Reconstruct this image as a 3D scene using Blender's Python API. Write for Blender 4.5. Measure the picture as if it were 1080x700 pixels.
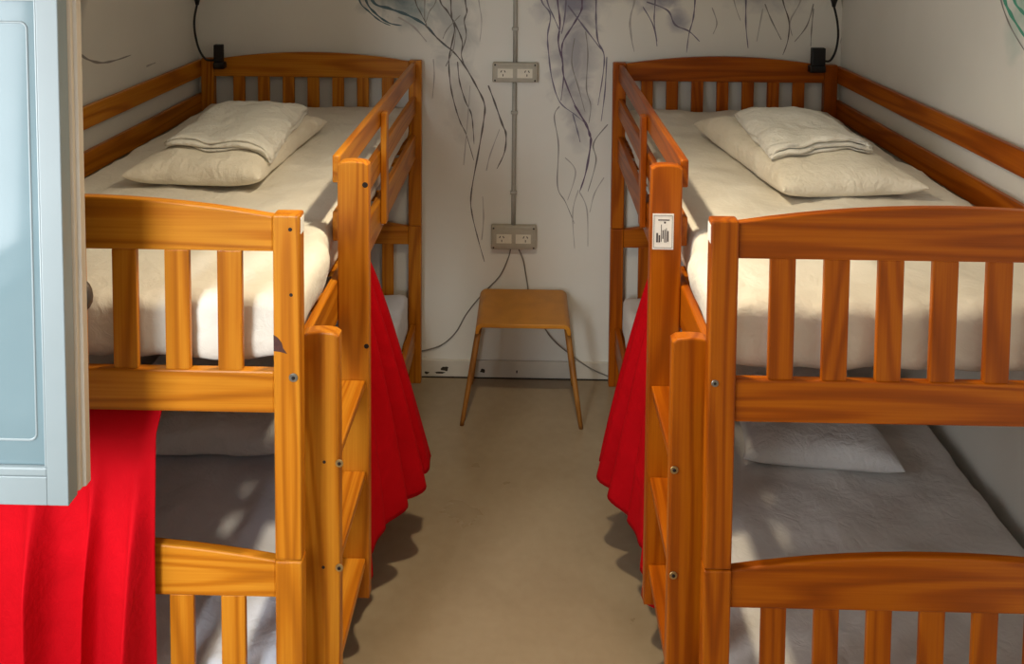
import bpy, bmesh, math, random
from mathutils import Vector, Matrix, noise
random.seed(7)
for o in list(bpy.data.objects): bpy.data.objects.remove(o, do_unlink=True)
SC = bpy.context.scene
COL = SC.collection
PI = math.pi

# ------------------------------------------------------------------ camera
F, PX, PY = 883.61, 540.0, -28.30            # focal length and principal point in pixels of the 1080x700 frame
CAM = Vector((0.0221, -3.7091, 2.0563))
PITCH, YAW, ROLL = 0.0570, 0.0186, 0.0080
_cp, _sp, _cy, _sy, _cr, _sr = (math.cos(PITCH), math.sin(PITCH), math.cos(YAW), math.sin(YAW), math.cos(ROLL), math.sin(ROLL))
_rz = Matrix(((_cy, -_sy, 0), (_sy, _cy, 0), (0, 0, 1)))
FWD = _rz @ Vector((0, _cp, -_sp)); _up = _rz @ Vector((0, _sp, _cp)); _ri = _rz @ Vector((1, 0, 0))
RIGHT = _ri * _cr + _up * _sr; UP = -_ri * _sr + _up * _cr
cd = bpy.data.cameras.new('camera'); cam = bpy.data.objects.new('camera', cd); COL.objects.link(cam)
cd.sensor_fit = 'HORIZONTAL'; cd.sensor_width = 36; cd.lens = F / 1080 * 36
cd.shift_y = -(350 - PY) / 1080; cd.clip_start = 0.02
cam.matrix_world = Matrix(((RIGHT.x, UP.x, -FWD.x, CAM.x), (RIGHT.y, UP.y, -FWD.y, CAM.y), (RIGHT.z, UP.z, -FWD.z, CAM.z), (0, 0, 0, 1)))
SC.camera = cam
def at(px, py, ax, val):
    """pixel -> the point of the plane (axis ax = val) it shows"""
    d = FWD + RIGHT * ((px - PX) / F) + UP * ((PY - py) / F)
    i = 'xyz'.index(ax)
    return CAM + d * ((val - CAM[i]) / d[i])

# ------------------------------------------------------------------ world, daylight, exposure
w = bpy.data.worlds.new('world'); SC.world = w; w.use_nodes = True
w.node_tree.nodes['Background'].inputs[0].default_value = (0.62, 0.78, 0.95, 1)
w.node_tree.nodes['Background'].inputs[1].default_value = 0.5
def area(name, loc, direction, sx, sy, energy, color):
    l = bpy.data.lights.new(name, 'AREA'); l.shape = 'RECTANGLE'; l.size = sx; l.size_y = sy; l.energy = energy; l.color = color
    o = bpy.data.objects.new(name, l); COL.objects.link(o); o.location = loc
    o.rotation_euler = Vector(direction).to_track_quat('-Z', 'Y').to_euler(); return o
XL_ = -1.452                                                     # inner face of the left wall
WIN_Y0, WIN_Y1, WIN_Z0, WIN_Z1 = -3.50, -2.27, 1.00, 2.26      # window opening in the left wall
FW_X0, FW_X1, FW_Z0, FW_Z1 = -1.42, -0.76, 1.10, 2.38             # unseen opening added in the front wall, placed to light the left bed
day = area('added_front_light', ((FW_X0 + FW_X1) / 2, -4.10, (FW_Z0 + FW_Z1) / 2), (0.05, 1, -0.36), 0.64, 1.25, 10, (0.88, 0.95, 1.0))
day.data.spread = math.radians(60)                                # narrowed spread keeps this added light off the right bed
area('side_window_daylight', (XL_ - 0.13, (WIN_Y0 + WIN_Y1) / 2, (WIN_Z0 + WIN_Z1) / 2), (1, 0, -0.05), 1.2, 1.2, 42, (0.95, 0.98, 1.0))
LAMP = (-0.01, -1.72, 2.36)
LAMP_W = 118
SC.view_settings.view_transform = 'Standard'; SC.view_settings.look = 'None'
SC.view_settings.gamma = 1; SC.view_settings.use_curve_mapping = False
SC.view_settings.exposure = 0.0

# ------------------------------------------------------------------ materials
def lin(r, g, b):
    f = lambda c: (c / 255 / 12.92) if c / 255 <= 0.04045 else ((c / 255 + 0.055) / 1.055) ** 2.4
    return (f(r), f(g), f(b), 1)
class NT:
    def __init__(s, name):
        s.m = bpy.data.materials.new(name); s.m.use_nodes = True; s.n = s.m.node_tree.nodes; s.l = s.m.node_tree.links
        s.b = s.n['Principled BSDF']
    def new(s, t, **kw):
        n = s.n.new(t)
        for k, v in kw.items():
            if k[0] == '_': setattr(n, k[1:], v)
            else: n.inputs[k.replace('__', ' ')].default_value = v
        return n
    def link(s, a, b): s.l.new(a, b)
    def math(s, op, a, b=None):
        n = s.n.new('ShaderNodeMath'); n.operation = op
        for i, x in enumerate((a, b)):
            if x is None: continue
            if isinstance(x, (int, float)): n.inputs[i].default_value = x
            else: s.link(x, n.inputs[i])
        return n.outputs[0]
    def ramp(s, fac, stops):
        n = s.n.new('ShaderNodeValToRGB'); e = n.color_ramp.elements
        while len(e) < len(stops): e.new(0.5)
        for x, (p, c) in zip(e, stops): x.position = p; x.color = c
        s.link(fac, n.inputs[0]); return n.outputs[0]
    def bump(s, h, strength, dist=0.01):
        n = s.n.new('ShaderNodeBump'); n.inputs['Strength'].default_value = strength; n.inputs['Distance'].default_value = dist
        s.link(h, n.inputs['Height']); s.link(n.outputs[0], s.b.inputs['Normal'])
def plain(name, col, rough=0.5, metal=0.0, nscale=30, namp=0.06, spec=0.5):
    t = NT(name); b = t.b
    b.inputs['Roughness'].default_value = rough; b.inputs['Metallic'].default_value = metal
    b.inputs['Specular IOR Level'].default_value = spec
    tc = t.new('ShaderNodeTexCoord'); nz = t.new('ShaderNodeTexNoise', Scale=nscale, Detail=4.0)
    t.link(tc.outputs['Object'], nz.inputs['Vector'])
    c0 = tuple(max(0, x * (1 - namp)) for x in col[:3]) + (1,); c1 = tuple(min(1, x * (1 + namp)) for x in col[:3]) + (1,)
    t.link(t.ramp(nz.outputs[0], [(0.3, c0), (0.7, c1)]), b.inputs['Base Color'])
    return t.m
def wood(name, axis, light, mid, dark, rough=0.38):
    t = NT(name); b = t.b; b.inputs['Roughness'].default_value = rough
    tc = t.new('ShaderNodeTexCoord'); oi = t.new('ShaderNodeObjectInfo')
    off = t.new('ShaderNodeCombineXYZ')
    for i, k in enumerate((37.0, 91.0, 53.0)): t.link(t.math('MULTIPLY', oi.outputs['Random'], k), off.inputs[i])
    add = t.new('ShaderNodeVectorMath', _operation='ADD'); t.link(tc.outputs['Object'], add.inputs[0]); t.link(off.outputs[0], add.inputs[1])
    def mp(along, across):
        m = t.new('ShaderNodeMapping'); s = [across] * 3; s['xyz'.index(axis)] = along
        m.inputs['Scale'].default_value = s; t.link(add.outputs[0], m.inputs['Vector']); return m.outputs[0]
    n1 = t.new('ShaderNodeTexNoise', Scale=1.0, Detail=1.5, Roughness=0.4); t.link(mp(0.7, 9.0), n1.inputs['Vector'])
    ring = t.math('SINE', t.math('MULTIPLY', n1.outputs[0], 60.0))
    ring = t.math('MULTIPLY_ADD', ring, 0.5); ring.node.inputs[2].default_value = 0.5
    n2 = t.new('ShaderNodeTexNoise', Scale=1.0, Detail=5.0); t.link(mp(4.0, 190.0), n2.inputs['Vector'])
    n3 = t.new('ShaderNodeTexNoise', Scale=1.0, Detail=2.0); t.link(mp(1.2, 3.0), n3.inputs['Vector'])
    f = t.math('ADD', t.math('MULTIPLY', t.math('POWER', ring, 2.4), 0.26), t.math('ADD', t.math('MULTIPLY', n2.outputs[0], 0.34), t.math('MULTIPLY', n3.outputs[0], 0.36)))
    col = t.ramp(f, [(0.24, light), (0.46, mid), (0.90, dark)])
    t.link(col, b.inputs['Base Color']); t.bump(f, 0.08, 0.004)
    b.inputs['Specular IOR Level'].default_value = 0.22; b.inputs['Coat Weight'].default_value = 0.03; b.inputs['Coat Roughness'].default_value = 0.25
    return t.m
WL = {a: wood('pine_left_' + a, a, lin(202, 132, 34), lin(180, 105, 16), lin(124, 61, 5)) for a in 'xyz'}
WR = {a: wood('pine_right_' + a, a, lin(182, 98, 8), lin(156, 75, 3), lin(106, 41, 1)) for a in 'xyz'}  # right bed's dimmer light is partly put into this darker pine tone
def fabric(name, col, col2, rough=0.85, wr=0.35, scale=6.0):
    t = NT(name); b = t.b; b.inputs['Roughness'].default_value = rough
    b.inputs['Sheen Weight'].default_value = 0.15; b.inputs['Specular IOR Level'].default_value = 0.2
    tc = t.new('ShaderNodeTexCoord')
    n1 = t.new('ShaderNodeTexNoise', Scale=scale, Detail=3.0, Distortion=0.8); t.link(tc.outputs['Object'], n1.inputs['Vector'])
    n2 = t.new('ShaderNodeTexNoise', Scale=420.0, Detail=1.0); t.link(tc.outputs['Object'], n2.inputs['Vector'])
    t.link(t.ramp(n1.outputs[0], [(0.3, col2), (0.7, col)]), b.inputs['Base Color'])
    n4 = t.new('ShaderNodeTexNoise', Scale=scale * 4.5, Detail=4.0, Distortion=1.6); t.link(tc.outputs['Object'], n4.inputs['Vector'])
    t.bump(t.math('ADD', t.math('ADD', n1.outputs[0], t.math('MULTIPLY', n4.outputs[0], 0.22)), t.math('MULTIPLY', n2.outputs[0], 0.02)), wr, 0.035)
    return t.m
M = {}
M['sheet'] = fabric('cotton_sheet_cream', lin(228, 222, 208), lin(220, 213, 198))
M['sheet_grey'] = fabric('cotton_sheet_grey', lin(220, 216, 212), lin(212, 208, 204))
M['sheet_blue'] = fabric('cotton_sheet_bluegrey', lin(222, 226, 236), lin(212, 216, 227))
M['pillow'] = fabric('pillowcase_offwhite', lin(230, 223, 206), lin(224, 216, 198), wr=0.5, scale=9)
M['pillow_grey'] = fabric('pillowcase_grey', lin(226, 226, 226), lin(218, 218, 219), wr=0.5, scale=9)
M['blanket'] = fabric('folded_cotton_white', lin(234, 232, 222), lin(228, 225, 214), wr=0.6, scale=12)
M['red'] = fabric('red_curtain_cloth', (0.52, 0.002, 0.008, 1), (0.45, 0.0015, 0.006, 1), rough=0.8, wr=0.2, scale=8)
M['red'].node_tree.nodes['Principled BSDF'].inputs['Sheen Weight'].default_value = 0.0
M['red'].node_tree.nodes['Principled BSDF'].inputs['Specular IOR Level'].default_value = 0.08
M['ticking'] = fabric('mattress_side_white', lin(224, 224, 226), lin(214, 214, 217))
M['black'] = plain('black_plastic', lin(14, 14, 15), 0.45)
M['rubber'] = plain('black_rubber', lin(10, 10, 11), 0.6)
M['socket_box'] = plain('socket_box_cream', lin(176, 168, 150), 0.5)
M['socket_module'] = plain('socket_module_ivory', lin(222, 214, 194), 0.4)
M['conduit'] = plain('painted_conduit', lin(166, 162, 150), 0.55)
M['cord'] = plain('grey_cord', lin(120, 114, 104), 0.6)
M['hole'] = plain('dark_hole', lin(26, 12, 8), 0.8)
M['knot'] = plain('wood_knot', lin(70, 34, 26), 0.5, nscale=120, namp=0.3)
M['brass'] = plain('bolt_metal', lin(176, 150, 104), 0.35, 0.8)
M['steel'] = plain('screw_steel', lin(150, 146, 138), 0.35, 0.9)
M['paper'] = plain('white_sticker', lin(236, 232, 224), 0.5, namp=0.02)
M['ink'] = plain('label_ink', lin(60, 50, 48), 0.6)
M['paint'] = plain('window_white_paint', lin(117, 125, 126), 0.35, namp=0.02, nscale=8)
M['edge'] = plain('window_edge_warm_lit', lin(172, 160, 144), 0.5, namp=0.05, nscale=14)  # warm room light on the leaf's edge, put into its beige colour
M['base'] = plain('baseboard_paint', lin(206, 200, 186), 0.5, namp=0.06, nscale=9)
M['chip'] = plain('chipped_paint', lin(58, 50, 38), 0.9, nscale=90, namp=0.4)
M['seam'] = plain('dark_floor_joint', lin(40, 32, 24), 0.9)
M['ply'] = plain('stool_plywood', lin(190, 126, 32), 0.42, nscale=14, namp=0.10)
M['stoolleg'] = wood('stool_leg_wood', 'z', lin(170, 118, 56), lin(146, 96, 40), lin(112, 70, 26), 0.5)
M['knob'] = plain('old_bronze_knob', lin(86, 78, 72), 0.4, 0.4)
def emis(name, col, s):
    t = NT(name); t.b.inputs['Emission Color'].default_value = col; t.b.inputs['Emission Strength'].default_value = s
    t.b.inputs['Base Color'].default_value = (0.8, 0.8, 0.8, 1); return t.m
M['diffuser'] = emis('lamp_diffuser', (1, 0.9, 0.76, 1), 6.0)
def glass_mat():
    t = NT('frosted_white_glass'); b = t.b
    tc = t.new('ShaderNodeTexCoord'); nz = t.new('ShaderNodeTexNoise', Scale=3.0, Detail=3.0); t.link(tc.outputs['Object'], nz.inputs['Vector'])
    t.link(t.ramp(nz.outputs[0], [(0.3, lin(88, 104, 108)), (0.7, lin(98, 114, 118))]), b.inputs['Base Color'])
    b.inputs['Roughness'].default_value = 0.10; b.inputs['Specular IOR Level'].default_value = 0.4; b.inputs['Coat Weight'].default_value = 0.1; b.inputs['Coat Roughness'].default_value = 0.03
    return t.m
M['glass'] = glass_mat()
def wall_mat(name, blots, stain=None):
    """off-white paint; blots = soft airbrushed patches of the mural: (centre, radius, colour, strength)"""
    t = NT(name); b = t.b; b.inputs['Roughness'].default_value = 0.7; b.inputs['Specular IOR Level'].default_value = 0.25
    geo = t.new('ShaderNodeNewGeometry'); P = geo.outputs['Position']
    n1 = t.new('ShaderNodeTexNoise', Scale=1.6, Detail=4.0); t.link(P, n1.inputs['Vector'])
    n2 = t.new('ShaderNodeTexNoise', Scale=55.0, Detail=4.0); t.link(P, n2.inputs['Vector'])
    col = t.ramp(n1.outputs[0], [(0.3, lin(222, 219, 208)), (0.7, lin(232, 229, 219))])
    n3 = t.new('ShaderNodeTexNoise', Scale=9.0, Detail=5.0, Distortion=1.2); t.link(P, n3.inputs['Vector'])
    for c, r, cc, st in blots:
        sub = t.new('ShaderNodeVectorMath', _operation='SUBTRACT'); t.link(P, sub.inputs[0]); sub.inputs[1].default_value = c
        ms = t.new('ShaderNodeVectorMath', _operation='MULTIPLY'); t.link(sub.outputs[0], ms.inputs[0]); ms.inputs[1].default_value = tuple(1 / q for q in r)
        ln = t.new('ShaderNodeVectorMath', _operation='LENGTH'); t.link(ms.outputs[0], ln.inputs[0])
        d = t.math('ADD', ln.outputs['Value'], t.math('MULTIPLY', t.math('SUBTRACT', n3.outputs[0], 0.5), 1.4))
        fac = t.ramp(d, [(0.15, (st, st, st, 1)), (1.0, (0, 0, 0, 1))])
        mx = t.new('ShaderNodeMixRGB'); t.link(fac, mx.inputs[0]); t.link(col, mx.inputs[1]); mx.inputs[2].default_value = cc; col = mx.outputs[0]
    t.link(col, b.inputs['Base Color']); t.bump(n2.outputs[0], 0.12, 0.004)
    return t.m
def wp(px, py, ax='y', v=0.0): return tuple(at(px, py, ax, v))
M['wall_back'] = wall_mat('wall_paint_mural', [
    (wp(415, -12), (0.22, 1, 0.13), lin(60, 96, 104), 0.85), (wp(440, 14), (0.16, 1, 0.09), lin(96, 124, 130), 0.55),
    (wp(478, 20), (0.14, 1, 0.24), lin(140, 146, 146), 0.55), (wp(488, 110), (0.09, 1, 0.20), lin(170, 166, 158), 0.45),
    (wp(608, -10), (0.20, 1, 0.20), lin(112, 112, 136), 0.8), (wp(604, 60), (0.13, 1, 0.30), lin(142, 140, 150), 0.7), (wp(612, 120), (0.08, 1, 0.18), lin(140, 138, 144), 0.45),
    (wp(692, -6), (0.14, 1, 0.10), lin(120, 120, 146), 0.8), (wp(714, 22), (0.06, 1, 0.07), lin(134, 134, 154), 0.7),
    (wp(815, -16), (0.28, 1, 0.14), lin(130, 132, 150), 0.6)])
M['wall_right'] = wall_mat('wall_paint_right', [(tuple(at(1092, -4, 'x', 1.412)), (1, 0.10, 0.11), lin(60, 160, 128), 0.9), (tuple(at(1070, 30, 'x', 1.412)), (1, 0.05, 0.12), lin(176, 196, 184), 0.6)])
M['wall_left'] = wall_mat('wall_paint_left', [(tuple(at(72, -4, 'x', -1.452)), (1, 0.12, 0.16), lin(110, 128, 130), 0.8)])
M['wall_plain'] = wall_mat('wall_paint_plain', [])
def floor_mat():
    t = NT('worn_beige_floor'); b = t.b
    geo = t.new('ShaderNodeNewGeometry'); P = geo.outputs['Position']
    n1 = t.new('ShaderNodeTexNoise', Scale=2.2, Detail=6.0, Distortion=0.6); t.link(P, n1.inputs['Vector'])
    n2 = t.new('ShaderNodeTexNoise', Scale=26.0, Detail=5.0); t.link(P, n2.inputs['Vector'])
    f = t.math('ADD', t.math('MULTIPLY', n1.outputs[0], 0.75), t.math('MULTIPLY', n2.outputs[0], 0.25))
    t.link(t.ramp(f, [(0.3, lin(142, 124, 98)), (0.7, lin(166, 149, 122))]), b.inputs['Base Color'])
    t.link(t.ramp(n1.outputs[0], [(0.3, (0.26,) * 3 + (1,)), (0.7, (0.40,) * 3 + (1,))]), b.inputs['Roughness'])
    t.bump(n2.outputs[0], 0.05, 0.003)
    return t.m
M['floor'] = floor_mat()

# ------------------------------------------------------------------ builders
WPOS = {}
def link(name, mesh, mat, parent, loc):
    o = bpy.data.objects.new(name, mesh); COL.objects.link(o)
    loc = Vector(loc); WPOS[o.name] = loc.copy()
    if parent is not None: o.parent = parent; o.location = loc - WPOS[parent.name]
    else: o.location = loc
    if mat is not None and mesh is not None:
        if not mesh.materials: mesh.materials.append(mat)
        elif mesh.materials[0] != mat: o.material_slots[0].link = 'OBJECT'; o.material_slots[0].material = mat
    return o
def thing(name, loc, label, cat, group=None):
    o = bpy.data.objects.new(name, None); COL.objects.link(o); o.location = loc; o.empty_display_size = 0.1
    WPOS[o.name] = Vector(loc); tag(o, label, cat, group); return o
def tag(o, label, cat, group=None):
    o['label'] = label; o['category'] = cat
    if group: o['group'] = group
    return o
def struct(o, label=None):
    o['kind'] = 'structure'
    if label: o['label'] = label
    return o
def finish(bm, name, smooth=False):
    bmesh.ops.recalc_face_normals(bm, faces=bm.faces[:])
    me = bpy.data.meshes.new(name); bm.to_mesh(me); bm.free()
    if smooth: me.polygons.foreach_set('use_smooth', [True] * len(me.polygons))
    return me
_boxes = {}
def box_mesh(sx, sy, sz, bev, seg=2):
    k = (round(sx, 4), round(sy, 4), round(sz, 4), bev, seg)
    if k not in _boxes:
        bm = bmesh.new(); bmesh.ops.create_cube(bm, size=1); bmesh.ops.scale(bm, vec=(sx, sy, sz), verts=bm.verts[:])
        if bev: bmesh.ops.bevel(bm, geom=bm.edges[:], offset=min(bev, 0.45 * min(sx, sy, sz)), segments=seg, affect='EDGES', profile=0.5)
        _boxes[k] = finish(bm, 'box')
    return _boxes[k]
def box(name, x, y, z, mat, parent=None, bev=0.003, seg=2):
    (x0, x1), (y0, y1), (z0, z1) = sorted(x), sorted(y), sorted(z)
    return link(name, box_mesh(x1 - x0, y1 - y0, z1 - z0, bev, seg), mat, parent, ((x0 + x1) / 2, (y0 + y1) / 2, (z0 + z1) / 2))
def prism(name, prof, axis, a, b, mat, parent=None, bev=0.003, smooth=False):
    """closed profile (2D points in the two other axes) extruded along axis from a to b"""
    i = 'xyz'.index(axis); bm = bmesh.new(); rings = []
    cx = sum(p[0] for p in prof) / len(prof); cy = sum(p[1] for p in prof) / len(prof); c = (a + b) / 2
    for v in (a - c, b - c):
        r = []
        for p in prof:
            q = [p[0] - cx, p[1] - cy]; q.insert(i, v); r.append(bm.verts.new(q))
        rings.append(r)
    n = len(prof)
    f0 = bm.faces.new(rings[0]); f1 = bm.faces.new(rings[1][::-1])
    for k in range(n): bm.faces.new((rings[0][k], rings[0][(k + 1) % n], rings[1][(k + 1) % n], rings[1][k]))
    if bev:
        bmesh.ops.recalc_face_normals(bm, faces=bm.faces[:])
        bmesh.ops.bevel(bm, geom=list(set(f0.edges[:] + f1.edges[:])), offset=bev, segments=2, affect='EDGES', profile=0.5)
    loc = [cx, cy]; loc.insert(i, c)
    return link(name, finish(bm, name, smooth), mat, parent, loc)
def lathe(name, prof, axis, loc, mat, parent=None, n=20, smooth=True):
    """profile of (radius, height) turned about the axis"""
    bm = bmesh.new(); rings = []
    for r, h in prof:
        rr = []
        for k in range(n):
            a = 2 * PI * k / n; p = Vector((r * math.cos(a), r * math.sin(a), h))
            if axis == 'y': p = Vector((p.x, p.z, p.y))
            elif axis == 'x': p = Vector((p.z, p.x, p.y))
            rr.append(bm.verts.new(p))
        rings.append(rr)
    for a, b in zip(rings, rings[1:]):
        for k in range(n): bm.faces.new((a[k], a[(k + 1) % n], b[(k + 1) % n], b[k]))
    bm.faces.new(rings[0]); bm.faces.new(rings[-1])
    return link(name, finish(bm, name, smooth), mat, parent, loc)
def spline(pts, n=8):
    pts = [Vector(p) for p in pts]; out = []
    for i in range(len(pts) - 1):
        p0 = pts[max(i - 1, 0)]; p1 = pts[i]; p2 = pts[i + 1]; p3 = pts[min(i + 2, len(pts) - 1)]
        for k in range(n):
            t = k / n
            out.append(0.5 * ((2 * p1) + (p2 - p0) * t + (2 * p0 - 5 * p1 + 4 * p2 - p3) * t * t + (3 * p1 - p0 - 3 * p2 + p3) * t ** 3))
    out.append(pts[-1]); return out
def tube(name, pts, rad, mat, parent=None, n=10, sub=8):
    path = spline(pts, sub); bm = bmesh.new(); rings = []; loc = path[0].copy()
    m = len(path); up = Vector((0.13, 0.31, 0.94))
    for i, p in enumerate(path):
        t = (path[min(i + 1, m - 1)] - path[max(i - 1, 0)]).normalized()
        s = t.cross(up).normalized(); u = s.cross(t)
        r = rad(i / (m - 1)) if callable(rad) else rad
        rings.append([bm.verts.new(p - loc + (s * math.cos(2 * PI * k / n) + u * math.sin(2 * PI * k / n)) * r) for k in range(n)])
    for a, b in zip(rings, rings[1:]):
        for k in range(n): bm.faces.new((a[k], a[(k + 1) % n], b[(k + 1) % n], b[k]))
    bm.faces.new(rings[0]); bm.faces.new(rings[-1])
    return link(name, finish(bm, name, True), mat, parent, loc)
def grid(name, fn, nu, nv, mat, parent=None, loc=(0, 0, 0), thick=0.0):
    L = Vector(loc); vs = [Vector(fn(i / nu, j / nv)) - L for j in range(nv + 1) for i in range(nu + 1)]
    fs = [(j * (nu + 1) + i, j * (nu + 1) + i + 1, (j + 1) * (nu + 1) + i + 1, (j + 1) * (nu + 1) + i) for j in range(nv) for i in range(nu)]
    me = bpy.data.meshes.new(name); me.from_pydata(vs, [], fs); me.polygons.foreach_set('use_smooth', [True] * len(fs))
    o = link(name, me, mat, parent, loc)
    if thick:
        md = o.modifiers.new('thickness', 'SOLIDIFY'); md.thickness = thick; md.offset = 0
    return o
def fbm(x, y, z, o=3): return noise.fractal(Vector((x, y, z)), 1.0, 2.0, o)

# ------------------------------------------------------------------ the room
XL, XR, YF, ZC = -1.452, 1.412, -4.02, 2.44
struct(box('floor', (XL - 0.12, XR + 0.12), (YF - 0.12, 0.12), (-0.1, 0), M['floor'], bev=0))
struct(box('wall_back', (XL - 0.12, XR + 0.12), (0, 0.12), (0, ZC), M['wall_back'], bev=0))
struct(box('wall_right', (XR, XR + 0.12), (YF, 0), (0, ZC), M['wall_right'], bev=0))
M['ceil'] = plain('ceiling_paint', lin(222, 218, 210), 0.8, nscale=3)
struct(box('ceiling', (XL - 0.12, XR + 0.12), (YF - 0.12, 0.12), (ZC, ZC + 0.1), M['ceil'], bev=0))
def wall_with_window(name, ax, lo, hi, w0, w1, z0, z1, t0, t1):
    bm = bmesh.new()
    for (a, b, c, d) in ((w1, hi, 0, ZC), (lo, w0, 0, ZC), (w0, w1, 0, z0), (w0, w1, z1, ZC)):
        r = bmesh.ops.create_cube(bm, size=1)['verts']; sz = [b - a, d - c]; ce = [(a + b) / 2, (c + d) / 2]
        i = 0 if ax == 'x' else 1
        sz.insert(i, t1 - t0); ce.insert(i, (t0 + t1) / 2)
        bmesh.ops.scale(bm, vec=sz, verts=r); bmesh.ops.translate(bm, vec=ce, verts=r)
    return finish(bm, name)
struct(link('wall_left', wall_with_window('wall_left', 'x', YF, 0, WIN_Y0, WIN_Y1, WIN_Z0, WIN_Z1, XL - 0.12, XL), M['wall_left'], None, (0, 0, 0)))
struct(link('wall_front', wall_with_window('wall_front', 'y', XL - 0.12, XR + 0.12, FW_X0, FW_X1, FW_Z0, FW_Z1, YF - 0.12, YF), M['ceil'], None, (0, 0, 0)))
bb = struct(box('baseboard_back', (XL, XR), (-0.012, 0), (0.003, 0.081), M['base'], bev=0.003))
box('floor_joint', (XL, XR), (-0.016, -0.010), (0.0, 0.004), M['seam'], bb, bev=0)
def chip(px, py, w, h, seed):
    c = at(px, py, 'y', -0.0135); rnd = random.Random(seed); bm = bmesh.new(); n = 12; vs = []
    for k in range(n):
        a = 2 * PI * k / n; r = 0.55 + 0.45 * rnd.random()
        vs.append((w * r * math.cos(a), h * r * math.sin(a)))
    prism('paint_chip', [(c.x + x, max(0.004, c.z + z)) for x, z in vs], 'y', -0.0128, -0.0118, M['chip'], bb, bev=0)
for a in ((469, 389, 0.022, 0.014, 1), (450, 393, 0.012, 0.008, 2), (509, 391, 0.016, 0.012, 3), (464, 393, 0.03, 0.005, 5), (545, 392, 0.004, 0.01, 6)): chip(*a)

# window in the left wall, its leaf swung open into the room
win = bpy.data.objects.new('window_1', None); COL.objects.link(win); win.location = (XL, WIN_Y1, WIN_Z0); WPOS['window_1'] = win.location.copy()
struct(win, 'white casement window leaf swung open at the left edge of the view')
for nm, y, z in (('window_jamb', (WIN_Y1 - 0.035, WIN_Y1), (WIN_Z0, WIN_Z1)), ('window_jamb', (WIN_Y0, WIN_Y0 + 0.035), (WIN_Z0, WIN_Z1)),
                 ('window_head', (WIN_Y0 + 0.035, WIN_Y1 - 0.035), (WIN_Z1 - 0.035, WIN_Z1)), ('window_sill', (WIN_Y0 + 0.035, WIN_Y1 - 0.035), (WIN_Z0, WIN_Z0 + 0.03))):
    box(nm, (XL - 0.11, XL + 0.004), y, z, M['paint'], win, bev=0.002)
LX1 = -0.780; LX0 = XL + 0.012; LY = -2.300; LT = 0.050; LZ0 = 1.026; LZ1 = 2.22
STW = 0.038                                        # stile width
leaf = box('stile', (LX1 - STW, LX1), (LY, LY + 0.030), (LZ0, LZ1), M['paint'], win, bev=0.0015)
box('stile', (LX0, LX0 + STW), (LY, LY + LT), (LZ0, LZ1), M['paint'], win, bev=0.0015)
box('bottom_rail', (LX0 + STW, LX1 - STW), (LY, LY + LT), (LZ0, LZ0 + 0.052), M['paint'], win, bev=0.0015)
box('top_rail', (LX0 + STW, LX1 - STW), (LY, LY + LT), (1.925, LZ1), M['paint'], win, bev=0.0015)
# stepped closing edge
prism('rebate', [(LX1 - STW, LY + 0.030), (LX1 - 0.001, LY + 0.030), (LX1 + 0.003, LY + 0.034), (LX1 + 0.003, LY + 0.042), (LX1 + 0.008, LY + 0.045), (LX1 + 0.008, LY + 0.060), (LX1 - STW, LY + 0.060)], 'z', LZ0 + 0.006, LZ1, M['edge'], win, bev=0.001)
gz0, gz1, gx0, gx1 = LZ0 + 0.052, 1.925, LX0 + STW, LX1 - STW
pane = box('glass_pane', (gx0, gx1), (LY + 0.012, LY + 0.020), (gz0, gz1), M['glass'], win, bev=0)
box('glazing_bead', (gx0, gx1), (LY + 0.001, LY + 0.012), (gz0, gz0 + 0.016), M['paint'], win, bev=0.003)
box('glazing_bead', (gx1 - 0.005, gx1), (LY + 0.002, LY + 0.012), (gz0 + 0.016, gz1), M['paint'], win, bev=0.002)
box('glazing_bead', (gx0, gx0 + 0.005), (LY + 0.002, LY + 0.012), (gz0 + 0.016, gz1), M['paint'], win, bev=0.002)
box('glazing_bead', (gx0, gx1), (LY + 0.002, LY + 0.012), (gz1 - 0.005, gz1), M['paint'], win, bev=0.002)
def frame_line():
    """raised pale line running round the pane with rounded corners"""
    x0, x1, z0, z1 = gx0 + 0.026, gx1 - 0.023, gz0 + 0.060, gz1 - 0.042; r = 0.012; pts = []
    for cx, cz, a0 in ((x1 - r, z1 - r, 0), (x0 + r, z1 - r, 90), (x0 + r, z0 + r, 180), (x1 - r, z0 + r, 270)):
        for k in range(5):
            a = math.radians(a0 + k * 22.5); pts.append((cx + r * math.cos(a), cz + r * math.sin(a), math.cos(a), math.sin(a)))
    bm = bmesh.new(); R = []
    for x, z, nx, nz in pts:
        R.append([bm.verts.new((x + nx * d, y, z + nz * d)) for d, y in ((-0.0022, LY + 0.012), (-0.001, LY + 0.0105), (0.001, LY + 0.0105), (0.0022, LY + 0.012))])
    for a, b in zip(R, R[1:] + R[:1]):
        for k in range(3): bm.faces.new((a[k], a[k + 1], b[k + 1], b[k]))
    me = finish(bm, 'line'); me.transform(Matrix.Translation(-WPOS['glass_pane']))
    o = link('border_line', me, M['paint'], pane, WPOS['glass_pane']); return o
frame_line()
lathe('knob', [(0.006, 0.0), (0.006, 0.018), (0.022, 0.022), (0.034, 0.028), (0.038, 0.038), (0.032, 0.048), (0.016, 0.054), (0.0, 0.056)][:-1], 'y', (-0.818, LY + 0.060, 1.362), M['knob'], win)

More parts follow.
